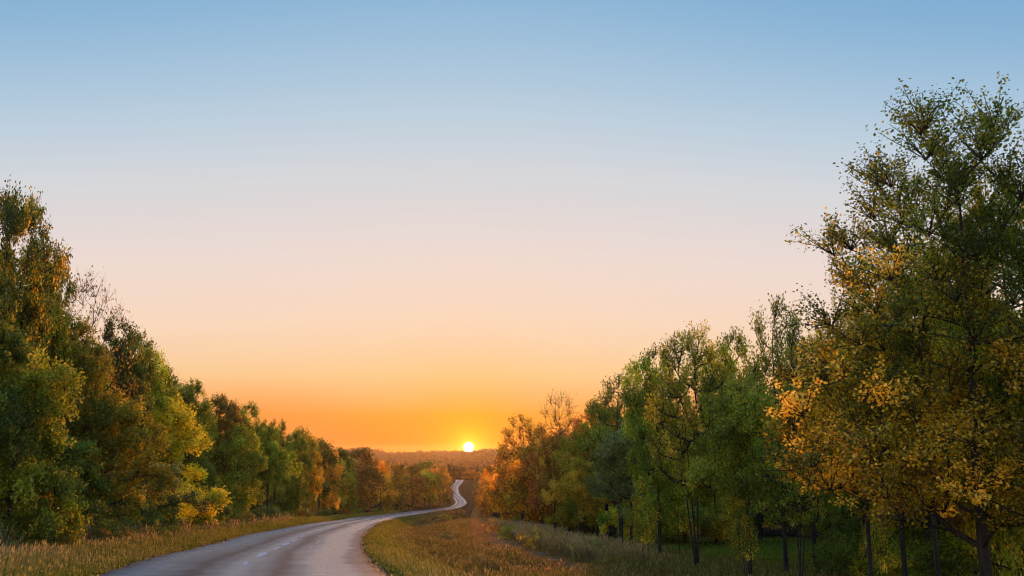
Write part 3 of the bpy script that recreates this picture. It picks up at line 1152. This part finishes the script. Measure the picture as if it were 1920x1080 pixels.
# the tallest tree on the right, with its outermost leaves one by one
Yb = 21.0
xb = col_x(1862, Yb)
hb = top_z(198, Yb) - gz(xb, Yb)
big = plant('big', xb, Yb, hb, 11.5, 'dark', .30, 'tallest tree at the right with sparse dark top against the blue sky', GR, rot=0.0)
big_crown = [c for c in big.children if c.name.startswith('crown')][0]
ex = PR['big']['extra']
lm = [mesh_np('leaf_blade', *(lambda r: (r[0], [r[1]], [LEAF], {'tint': r[2], 'warm': r[3]}))(
    leaves_mesh(np.zeros((1, 3)), np.array([[1., 0, 0]]), np.array([[0, 0, 1.]]), np.array([1.0]), np.array([tv]), np.array([wv]), 1)))
    for tv, wv in ((.15, .9), (.3, .5), (.5, .8), (.6, .3), (.8, .6))]
for i in range(len(ex[0])):
    o = bpy.data.objects.new('leaf', lm[i % 5])
    o.color = big_crown.color
    link(o, big_crown)
    a = unit(ex[1][i])
    s_ = unit(np.cross(a, ex[2][i]))
    n_ = np.cross(s_, a)
    # columns: axis, side, normal (leaf mesh is built along +x with side = x × z = -y)
    m = Matrix(((a[0], -s_[0], n_[0], ex[0][i][0]), (a[1], -s_[1], n_[1], ex[0][i][1]), (a[2], -s_[2], n_[2], ex[0][i][2]), (0, 0, 0, 1)))
    o.matrix_local = m @ Matrix.Scale(float(ex[3][i]), 4)

# slim bare trunks and saplings of the right meadow
for px, topy, Y, lab in [(1207, 900, 45, 'thin pale straight sapling trunk in front of the grey green tree'),
                         (1398, 935, 37, 'thin dark sapling stem standing in the shaded meadow'),
                         (1655, 900, 27, 'thin sapling under the golden boughs'),
                         (1275, 880, 57, 'young tree between two trunks of the right row')]:
    tree_px(px, topy, Y, 60, 'sapling', 'green', .3, lab, 'saplings under the right trees', 'sapling', 'tree')

# deeper wood behind both rows
CUTS = (' beside', ' below', ' just', ' filling', ' cut', ' left of', ', ', ' reaching', ' rising', ' behind', ' on the', ' close', ' between', ' standing', ' with', ' midway',
        ' right', ' before', ' above', ' at ', ' in ', ' that', ' under', ' whose', ' nearest', ' leaning', ' low in', ' seen', ' tallest')


def short(label):
    k = min([label.find(c) for c in CUTS if label.find(c) > 6] + [len(label)])
    return label[:k]


USED = {}


def deep_label(pxc, colour, proto, side):
    row = min(LEFT if side == 'left' else RIGHT, key=lambda a: abs(a[0] - pxc))
    form = {'mid_round': 'rounded', 'far_round': 'rounded', 'mid_tall': 'tall', 'far_tall': 'tall', 'mid_low': 'low', 'far_low': 'low', 'mid_slim': 'slim', 'mid_high': 'high'}[proto]
    base = '%s %s tree inside the %s wood behind the %s' % (form, colour, side, short(row[7]))
    n = USED[base] = USED.get(base, 0) + 1
    if n > 1:
        base += [', farther in', ', farthest in', ', deepest one', ', hindmost one'][min(n - 2, 3)]
    return base


rs = random.Random(5)
nL = 0
for i in range(400):
    if nL >= 70:
        break
    Y = 34 * (420 / 34) ** (nL / 70) + rs.uniform(-4, 4)
    off = rs.choice([11, 15, 20, 27]) + rs.uniform(-2, 2) + Y * 0.02
    x = float(xL(Y)) - off
    pxc = W / 2 + x / (Y * CP) * FPX
    if pxc < -200 or pxc > 830:
        nL += 1
        continue
    sky_y = np.interp(pxc, [0, 60, 110, 200, 280, 345, 440, 500, 580, 640, 740, 830], [400, 470, 620, 640, 715, 740, 780, 810, 845, 862, 885, 892])
    h = min(top_z(sky_y + rs.uniform(0, 40), Y) - gz(x, Y), 13.5)
    if h < 4:
        nL += 1
        continue
    pr_ = rs.choice(['mid_round', 'mid_tall', 'mid_low']) if Y < 120 else rs.choice(['far_round', 'far_tall', 'far_low'])
    cl_ = rs.choice(['dark', 'green', 'brown', 'olive'])
    plant(pr_, x, Y, h, None, cl_, rs.uniform(.05, .2), deep_label(pxc, cl_, pr_, 'left'), 'trees deep in the left wood')
    nL += 1
nR = 0
for i in range(70):
    Y = 30 * (330 / 30) ** (i / 70) + rs.uniform(-3, 3)
    pxc = None
    off = rs.choice([22, 27, 33, 41]) + rs.uniform(-2, 2) + Y * 0.03
    x = float(xR(Y)) + off
    pxc = W / 2 + x / (Y * CP) * FPX
    if pxc > 2100 or pxc < 930:
        continue
    if pxc > 1180 and pxc < 1570 and Y < 84:
        continue
    sky_y = np.interp(pxc, [940, 985, 1050, 1160, 1250, 1300, 1440, 1520, 1650, 1900], [870, 830, 790, 745, 690, 660, 650, 640, 600, 560])
    h = min(top_z(sky_y + rs.uniform(0, 60), Y) - gz(x, Y), 13.0)
    if h < 4:
        continue
    pr_ = rs.choice(['mid_round', 'mid_tall', 'mid_slim', 'mid_low']) if Y < 120 else rs.choice(['far_round', 'far_tall', 'far_low'])
    cl_ = rs.choice(['dark', 'green', 'olive', 'brown'] if Y < 90 else ['brown', 'rust', 'olive'])
    plant(pr_, x, Y, h, None, cl_, rs.uniform(.1, .3), deep_label(pxc, cl_, pr_, 'right'), 'trees deep in the right wood')

for i in range(34):
    Y = rs.uniform(76, 150)
    pxc = 1150 + 850 * (i + rs.random()) / 34
    x = col_x(pxc, Y)
    h = rs.uniform(7, 11)
    cl_ = rs.choice(['dark', 'dark', 'green', 'olive', 'brown'])
    plant('mid_low' if i % 3 else 'far_low', x, Y, h, h * .85, cl_, rs.uniform(.05, .25), deep_label(pxc, cl_, 'mid_low', 'right').replace('inside', 'far inside'), 'trees deep in the right wood')

# ------------------------------------------------------------------ shrubs


def shrub_px(px, py, hpx, wpx, proto, colour, warm, label, group, name='shrub'):
    p = pix_ground(px, py)
    k = p[1] / FPX
    return plant(proto, p[0], p[1], hpx * k, wpx * k, colour, warm, label, group, name, 'shrub', sink=0.03)


GS = 'shrubs and weeds along the grassy track'
for a in [
    (906, 958, 22, 34, 'shrub', 'brown', .2, 'dark round shrub at the head of the track'),
    (893, 926, 22, 20, 'shrub', 'brown', .3, 'small dark shrub right of the far S bend'),
    (856, 972, 18, 44, 'shrub', 'brown', .15, 'low brown thicket in the grass inside the bend'),
    (832, 976, 13, 40, 'shrub', 'olive', .1, 'low olive thicket beside the brown one inside the bend'),
    (838, 1016, 18, 44, 'shrub', 'grey', .0, 'green shrub in the middle of the grass bank'),
    (922, 1000, 26, 36, 'dry_shrub', 'brown', .3, 'brown weed bush where the track widens'),
    (952, 1012, 30, 46, 'shrub', 'olive', .2, 'olive weed bush right of the track, second of the row'),
    (1002, 1032, 42, 60, 'dry_shrub', 'brown', .4, 'dusty pale weed bush in the middle of the weedy bank'),
    (1052, 1046, 46, 64, 'dry_shrub', 'brown', .2, 'brown weed bush under the low golden tree'),
    (1108, 1058, 52, 70, 'dry_shrub', 'grey', .2, 'large grey green weed bush at the near end of the bank'),
    (1150, 1076, 40, 70, 'shrub', 'brown', .1, 'dark weed bush at the bottom end of the weedy bank'),
    (890, 1076, 44, 36, 'shrub', 'grey', .0, 'leafy grey green weed clump at the bottom of the grass bank'),
]:
    shrub_px(*a, group=GS)
GU = 'undergrowth bushes under the right trees'
for a in [
    (1560, 1085, 80, 110, 'shrub', 'dark', .1, 'dark bush at the foot of the golden leaved tree'),
    (1672, 1092, 55, 130, 'shrub', 'yellow', .4, 'yellow green bush at the bottom under the golden boughs'),
    (1620, 1075, 90, 130, 'shrub', 'dark', .15, 'dark bush behind the yellow green bush'),
    (1760, 1095, 90, 130, 'shrub', 'dark', .2, 'dark bush between the two big right trunks'),
    (1850, 1100, 110, 130, 'shrub', 'olive', .3, 'olive bush near the bottom right corner'),
    (1930, 1100, 120, 140, 'shrub', 'dark', .2, 'dark bush at the bottom right corner'),
]:
    shrub_px(*a, group=GU)
GV = 'bushes at the foot of the left wood'
for a in [
    (30, 1040, 80, 130, 'shrub', 'dark', .1, 'dark bush at the bottom left edge'),
    (120, 1025, 70, 120, 'shrub', 'dark', .1, 'dark green bush behind the dry stalks on the left'),
    (205, 1016, 60, 100, 'shrub', 'grey', .0, 'grey green bush behind the tuft of dry grass'),
    (290, 1003, 70, 100, 'shrub', 'dark', .15, 'dark bush at the foot of the yellow green tree'),
    (350, 996, 70, 80, 'shrub', 'grey', .05, 'grey leaved bush by the left verge before the pale cone tree'),
    (412, 985, 60, 60, 'shrub', 'grey', .0, 'grey green bush under the pale cone tree'),
    (530, 969, 16, 34, 'shrub', 'olive', .2, 'small rounded shrub on the left verge beneath the dark trees'),
    (130, 1045, 34, 60, 'dry_shrub', 'olive', .2, 'dry weed bush on the left verge, nearest the corner'),
    (225, 1026, 30, 60, 'dry_shrub', 'brown', .3, 'brown weed bush on the left verge beside the tuft'),
]:
    shrub_px(*a, group=GV)

rb = random.Random(15)
k = 0
Y = 27.0
while Y < 330:
    off = rb.uniform(3.8, 6.0) if Y > 80 else rb.uniform(2.8, 5.2)
    x = float(xL(Y)) - off
    pxc = W / 2 + x / (Y * CP) * FPX
    h = rb.uniform(1.0, 2.4) if Y > 80 else rb.uniform(0.7, 1.7)
    cl = rb.choice(['dark', 'dark', 'grey', 'olive', 'brown'])
    plant('shrub', x, Y, h, h * rb.uniform(1.3, 2.0), cl, rb.uniform(0, .25), deep_label(pxc, cl, 'mid_low', 'left').replace('low ', '', 1).replace('tree', 'bush', 1).replace('inside the left wood behind', 'on the left verge below'), GV, 'shrub', 'shrub')
    Y += rb.uniform(2.0, 4.5) * (1 + Y / 120)

# ------------------------------------------------------------------ grass


def grass_obj(name, x, y, hgt, wid, tint, mat, label, lean=0.35, heads=0.0, seed=0, lift=None):
    rng = np.random.default_rng(seed)
    n = len(x)
    z = ground(x, y) - 0.02 + (0 if lift is None else lift)
    a = rng.uniform(0, 2 * np.pi, n)
    ln = hgt * lean * rng.uniform(0.2, 1.4, n)
    b = rng.uniform(0, 2 * np.pi, n)
    p0 = np.stack([x, y, z], 1)
    lv = np.stack([np.cos(a) * ln, np.sin(a) * ln, np.zeros(n)], 1)
    p1 = p0 + lv * 0.3 + np.stack([np.zeros(n), np.zeros(n), hgt * 0.6], 1)
    p2 = p0 + lv + np.stack([np.zeros(n), np.zeros(n), hgt * rng.uniform(.85, 1.05, n)], 1)
    sd = np.stack([np.cos(b), np.sin(b), np.zeros(n)], 1) * wid[:, None] * 0.5
    V = np.stack([p0 - sd, p0 + sd, p1 - sd * .8, p1 + sd * .8, p2], 1).reshape(-1, 3)
    k = np.arange(n)[:, None] * 5
    F4 = k + np.array([[0, 1, 3, 2]])
    F3 = k + np.array([[2, 3, 4]])
    T = np.repeat(tint, 5)
    faces = [F4, F3]
    if heads > 0:
        m = rng.random(n) < heads
        q = p2[m]
        c = int(m.sum())
        w2 = wid[m][:, None] * 1.3
        up = np.stack([lv[m][:, 0] * .3, lv[m][:, 1] * .3, hgt[m] * 0.18], 1)
        s2 = np.stack([np.cos(b[m]), np.sin(b[m]), np.zeros(c)], 1) * w2
        HV = np.stack([q - up * .6, q + s2, q + up, q - s2], 1).reshape(-1, 3)
        o0 = len(V)
        faces.append(o0 + np.arange(c)[:, None] * 4 + np.array([[0, 1, 2, 3]]))
        V = np.concatenate([V, HV])
        T = np.concatenate([T, np.full(c * 4, 0.95)])
    me = mesh_np(name, V, faces, [mat], {'tint': T})
    o = link(bpy.data.objects.new(name, me))
    tag(o, label, None, None, 'stuff')
    return o


def scatter(n, y0, y1, side, s0, s1, seed, power=1.0, clump=0.0):
    """n points beside the road between signed offsets s0..s1; nearer ones are denser"""
    rng = np.random.default_rng(seed)
    f = rng.random(n)
    y = (y0 ** (1 - power) + f * (y1 ** (1 - power) - y0 ** (1 - power))) ** (1 / (1 - power)) if abs(power - 1) > 1e-3 else y0 * (y1 / y0) ** f
    s = rng.uniform(s0, s1, n)
    x = np.where(side > 0, xR(y) + s, xL(y) - s)
    return x, y, s, rng


G_VERGE = make_grass_mat('verge_grass', [(0.25, (0.065, 0.095, 0.010)), (0.45, (0.135, 0.145, 0.018)), (0.60, (0.195, 0.170, 0.034)), (0.8, (0.240, 0.185, 0.065))], 0.30)
G_MEADOW = make_grass_mat('meadow_grass', [(0.28, (0.075, 0.095, 0.016)), (0.42, (0.130, 0.115, 0.022)), (0.52, (0.210, 0.110, 0.045)), (0.60, (0.125, 0.110, 0.026)), (0.8, (0.290, 0.185, 0.078))], 0.16)
G_DRY = make_grass_mat('dry_grass', [(0.3, (0.130, 0.080, 0.038)), (0.5, (0.220, 0.140, 0.072)), (0.75, (0.320, 0.215, 0.115))], 0.25)
G_SHADE = make_grass_mat('shade_grass', [(0.3, (0.085, 0.130, 0.016)), (0.55, (0.140, 0.180, 0.022)), (0.75, (0.190, 0.165, 0.036))], 0.3)

# left verge
x, y, s, rg = scatter(110000, 14, 300, -1, 0.0, 5.5, 1, 1.25)
k = np.clip(s / 5.5, 0, 1)
hg = (0.16 + 0.30 * sst((s - 0.2) / 2.5)) * rg.uniform(.6, 1.3, len(x))
grass_obj('verge_grass', x, y, hg, 0.010 + 0.00030 * y, rg.random(len(x)), G_VERGE, 'yellow green grass on the left road verge', heads=.05, seed=1)
# right verge, close to the asphalt
x, y, s, rg = scatter(90000, 10, 330, 1, 0.0, 3.2, 2, 1.25)
m = ~on_track(x, y)
x, y, s = x[m], y[m], s[m]
grass_obj('verge_grass', x, y, (0.14 + 0.20 * sst(s / 1.2)) * (1 - 0.75 * sst((y - 55) / 60)) * rg.uniform(.6, 1.3, len(x)), 0.010 + 0.00030 * y, rg.random(len(x)), G_VERGE, 'green and golden grass along the inside of the bend', heads=.05, seed=2)
# right bank meadow
x, y, s, rg = scatter(190000, 12, 260, 1, 2.0, 22, 3, 1.3)
tr = on_track(x, y, 0.6)
te = np.abs(x - TRX(y)) / (TRW(y) * .5)
m = ~tr | (rg.random(len(x)) < 0.12 + 0.85 * np.clip(te - .25, 0, 1))
hh = np.where(tr, 0.10, np.maximum(0.34 + 0.18 * np.sin(x * 0.8 + 0.3 * y) * np.sin(0.5 * y + 1) + 0.12 * np.sin(x * 2.1 - y) * np.sin(1.7 * y + .4 * x), 0.07)) * rg.uniform(.6, 1.35, len(x))
dd = x - TRX(y)
hh = np.where((dd > 0) & (dd < 7) & (y > 40), hh * 1.5, hh)
hh = np.where(dd < 0, hh * (1 - 0.7 * sst((y - 55) / 70) * (s < 9)), hh)
x, y, hh = x[m], y[m], hh[m]
grass_obj('meadow_grass', x, y, hh, 0.011 + 0.00032 * y, rg.random(len(x)), G_MEADOW, 'reddish and olive meadow grass on the right bank', heads=.10, seed=3)
# tall dry weeds right of the track
rg = np.random.default_rng(9)
n = 42000
y = 50 * (190 / 50) ** rg.random(n)
x = TRX(y) + TRW(y) * .5 + 0.3 + 4.6 * rg.random(n) ** 1.2
hh = (0.55 + 0.45 * np.sin(x * 1.1 + y * .13) ** 2) * rg.uniform(.6, 1.3, n)
grass_obj('tall_dry_weeds', x, y, hh, 0.010 + 0.00030 * y, rg.random(n), G_DRY, 'tall pale dry weeds between the track and the right trees', heads=.25, seed=4)
# short dry growth on the track
rg = np.random.default_rng(12)
n = 60000
y = TRY0 + (TRY1 - TRY0) * rg.random(n) ** 2.2
x = TRX(y) + TRW(y) * 0.75 * rg.uniform(-1, 1, n)
bare = np.sin(x * 2.3 + y * .21) * np.sin(y * .9) > 0.55
x, y = x[~bare], y[~bare]
G_TRACK = make_grass_mat('track_grass', [(0.3, (0.20, 0.095, 0.035)), (0.5, (0.34, 0.165, 0.070)), (0.7, (0.26, 0.165, 0.045))], 0.5)
grass_obj('track_grass', x, y, rg.uniform(.04, .13, len(x)), 0.014 + 0.00045 * y, rg.random(len(x)), G_TRACK, 'short reddish dry grass worn down on the track', seed=12, lift=0.03 + 0.0004 * y)
# dry tufts by the left verge
n = 11000
y = 24 * (110 / 24) ** rg.random(n)
x = xL(y) - 2.3 - 3.6 * rg.random(n)
hh = (0.40 + 0.5 * np.clip(np.sin(x * 1.9 + y * .6) * np.sin(y * .37), 0, 1)) * rg.uniform(.6, 1.3, n)
grass_obj('tall_dry_weeds', x, y, hh, 0.009 + 0.0003 * y, rg.random(n), G_DRY, 'dry brown weeds at the foot of the left wood', heads=.2, seed=5)
# shaded grass under the right trees
x, y, s, rg = scatter(150000, 24, 90, 1, 15, 46, 6, 1.2)
grass_obj('shade_grass', x, y, rg.uniform(.10, .32, len(x)), 0.012 + 0.0003 * y, rg.random(len(x)), G_SHADE, 'short green grass in the shade under the right trees', seed=6)


rg = np.random.default_rng(21)
n = 4200
y = 12 * (150 / 12) ** rg.random(n)
sd_ = rg.random(n) < 0.5
off = rg.normal(0.06, 0.17, n)
x = np.where(sd_, xR(y) + off, xL(y) - off)
z = np.where(off < 0.1, zb(y) + 0.012, ground(x, y) + 0.03) + rg.uniform(0, .015, n)
z = np.maximum(z, zb(y) + 0.010)
v, f, a, w = leaves_mesh(np.stack([x, y, z], 1), unit(rg.normal(0, 1, (n, 3)) * [1, 1, .12]), unit(rg.normal(0, .25, (n, 3)) + [0, 0, 1]), rg.uniform(.03, .085, n) * (1 + y / 90), rg.random(n), rg.random(n), 0)
o = link(bpy.data.objects.new('fallen_leaves', mesh_np('fallen_leaves', v, [f], [LEAF], {'tint': a, 'warm': w})))
o.color = (0.09, 0.055, 0.018, .25)
tag(o, 'fallen leaves and litter along both edges of the asphalt', None, None, 'stuff')


# ------------------------------------------------------------------ weed stalks that stand out one by one
def make_stalk(seed, h, leafy):
    r = random.Random(seed)
    polys = []
    n = 7
    P_ = [np.array([0.02 * h * math.sin(i * .9 + seed) * i / n + 0.10 * h * (i / n) ** 2, 0.02 * h * math.cos(i * 1.1), h * i / n]) for i in range(n + 1)]
    polys.append((np.array(P_), np.linspace(0.012, 0.005, n + 1)))
    pods = []
    for i in range(3, n + 1):
        for k in range(2):
            a = r.uniform(0, 6.28)
            L = h * r.uniform(.06, .16)
            e = P_[i] + np.array([math.cos(a) * L * .6, math.sin(a) * L * .6, L * .8])
            polys.append((np.array([P_[i], (P_[i] + e) / 2, e]), np.array([.005, .004, .003])))
            pods.append(e)
    sv, sf = tubes(polys, 5)
    rg = np.random.default_rng(seed)
    pods = np.array(pods)
    K = 7 if leafy else 5
    pos = np.repeat(pods, K, 0) + rg.normal(0, .02, (len(pods) * K, 3))
    axd = unit(rg.normal(0, 1, pos.shape) + np.array([0, 0, .3]))
    nr = unit(rg.normal(0, 1, pos.shape))
    v, f, a, w = leaves_mesh(pos, axd, nr, rg.uniform(.05, .11, len(pos)) * (1.2 if leafy else .8), rg.random(len(pos)), rg.random(len(pos)), 1)
    return mesh_np('stalk', sv, [sf], [STALK], smooth=True), mesh_np('pods', v, [f], [LEAF if leafy else STALK], {'tint': a, 'warm': w})


SK = [make_stalk(i, 1.0, i == 3) for i in range(4)]
for px, py, hpx, kind, lab in [
    (4, 1068, 32, 0, 'short pale dead stalk at the very left edge of the verge'),
    (28, 1046, 26, 1, 'pair of pale curled dead leaves on a stalk, left verge'),
    (44, 1032, 22, 0, 'small brown dead stalk behind the pale curled one'),
    (72, 1028, 26, 3, 'leafy yellow green weed among the dry stalks on the left'),
    (86, 1036, 52, 2, 'tall leaning reddish dead stalk on the left verge'),
    (116, 1044, 24, 1, 'grey dead stalk with a flat head, left verge'),
    (150, 1034, 44, 0, 'leaning dead stalk beside the tuft of dry grass'),
    (166, 1030, 54, 2, 'tallest forked dry stalk before the olive tree'),
    (905, 1082, 54, 2, 'dark dead stalk standing up at the bottom of the grass bank'),
    (842, 1062, 18, 1, 'small pale dead stalk in the reddish grass inside the bend'),
    (1397, 1082, 22, 1, 'short pale stalk catching light in the shaded meadow'),
]:
    p = pix_ground(px, py)
    e = link(bpy.data.objects.new('weed_stalk', None))
    e.location = (p[0], p[1], gz(p[0], p[1]) - 0.02)
    hh = hpx / FPX * p[1] * 1.05
    e.scale = (hh, hh, hh)
    e.rotation_euler = (0, 0, RNG.uniform(0, 6.28))
    tag(e, lab, 'weed', 'weed stalks standing above the grass')
    for nm, me in zip(('stem', 'seed_head'), SK[kind]):
        o = bpy.data.objects.new(nm, me)
        if nm == 'seed_head':
            o['kind'] = 'stuff'
        o.color = (*COLS['yellow'], .3)
        link(o, e)


# ------------------------------------------------------------------ far wood in the valley and on the ridge
def far_wood():
    rng = np.random.default_rng(31)
    # density by distance; crowns get a coarse tuft of faces each
    Vs, Ts, Ws = [], [], []
    pts = []
    for (y0, y1, n) in ((640, 1000, 900), (1000, 1800, 1500), (1800, 2350, 1600), (2350, 2750, 3800)):
        y = rng.uniform(y0, y1, n)
        half = 0.32 * y
        x = rng.uniform(-half, half)
        pts.append(np.stack([x, y], 1))
    pts = np.concatenate(pts)
    n = len(pts)
    hh = rng.uniform(7, 12, n) + 7 * rng.random(n) ** 5
    rr = hh * rng.uniform(.32, .5, n)
    z0 = ground(pts[:, 0], pts[:, 1])
    K = 40
    d = unit(rng.normal(0, 1, (n, K, 3)))
    q = rng.random((n, K, 1)) ** .35
    c = np.stack([pts[:, 0], pts[:, 1], z0 + hh * .58], 1)[:, None]
    pos = c + d * q * np.stack([rr, rr, hh * .45], 1)[:, None]
    pos = pos.reshape(-1, 3)
    m = len(pos)
    v, f, a, w = leaves_mesh(pos, unit(rng.normal(0, 1, (m, 3))), unit(rng.normal(0, .7, (m, 3)) + [0, 0, .8]), rng.uniform(1.6, 3.4, m), np.clip(np.repeat(rng.random(n), K) + rng.normal(0, .15, m), 0, 1), np.repeat(rng.random(n), K), 0)
    me = mesh_np('far_wood', v, [f], [FAR], {'tint': a, 'warm': w})
    o = link(bpy.data.objects.new('far_wood', me))
    tag(o, 'distant wood covering the valley and the ridge below the sun', None, None, 'stuff')


far_wood()

# ------------------------------------------------------------------ haze
def haze_box():
    x0, x1, y0, y1, z0, z1 = -5200, 5200, -95, 3200, -38, 22
    V = [(a, b, c) for c in (z0, z1) for b in (y0, y1) for a in (x0, x1)]
    F = [(0, 2, 3, 1), (4, 5, 7, 6), (0, 1, 5, 4), (2, 6, 7, 3), (0, 4, 6, 2), (1, 3, 7, 5)]
    m, nt = new_mat('haze')
    pv = nd(nt, 'ShaderNodeVolumePrincipled')
    pv.inputs['Color'].default_value = (0.95, 0.84, 0.80, 1)
    pv.inputs['Density'].default_value = 0.000052
    pv.inputs['Anisotropy'].default_value = 0.76
    o = nt.nodes.new('ShaderNodeOutputMaterial')
    nt.links.new(pv.outputs[0], o.inputs['Volume'])
    m.cycles.homogeneous_volume = True if hasattr(m, 'cycles') and hasattr(m.cycles, 'homogeneous_volume') else None
    ob = link(bpy.data.objects.new('haze', mesh_np('haze', V, [F], [m])))
    tag(ob, 'thin evening haze filling the valley', None, None, 'stuff')


haze_box()
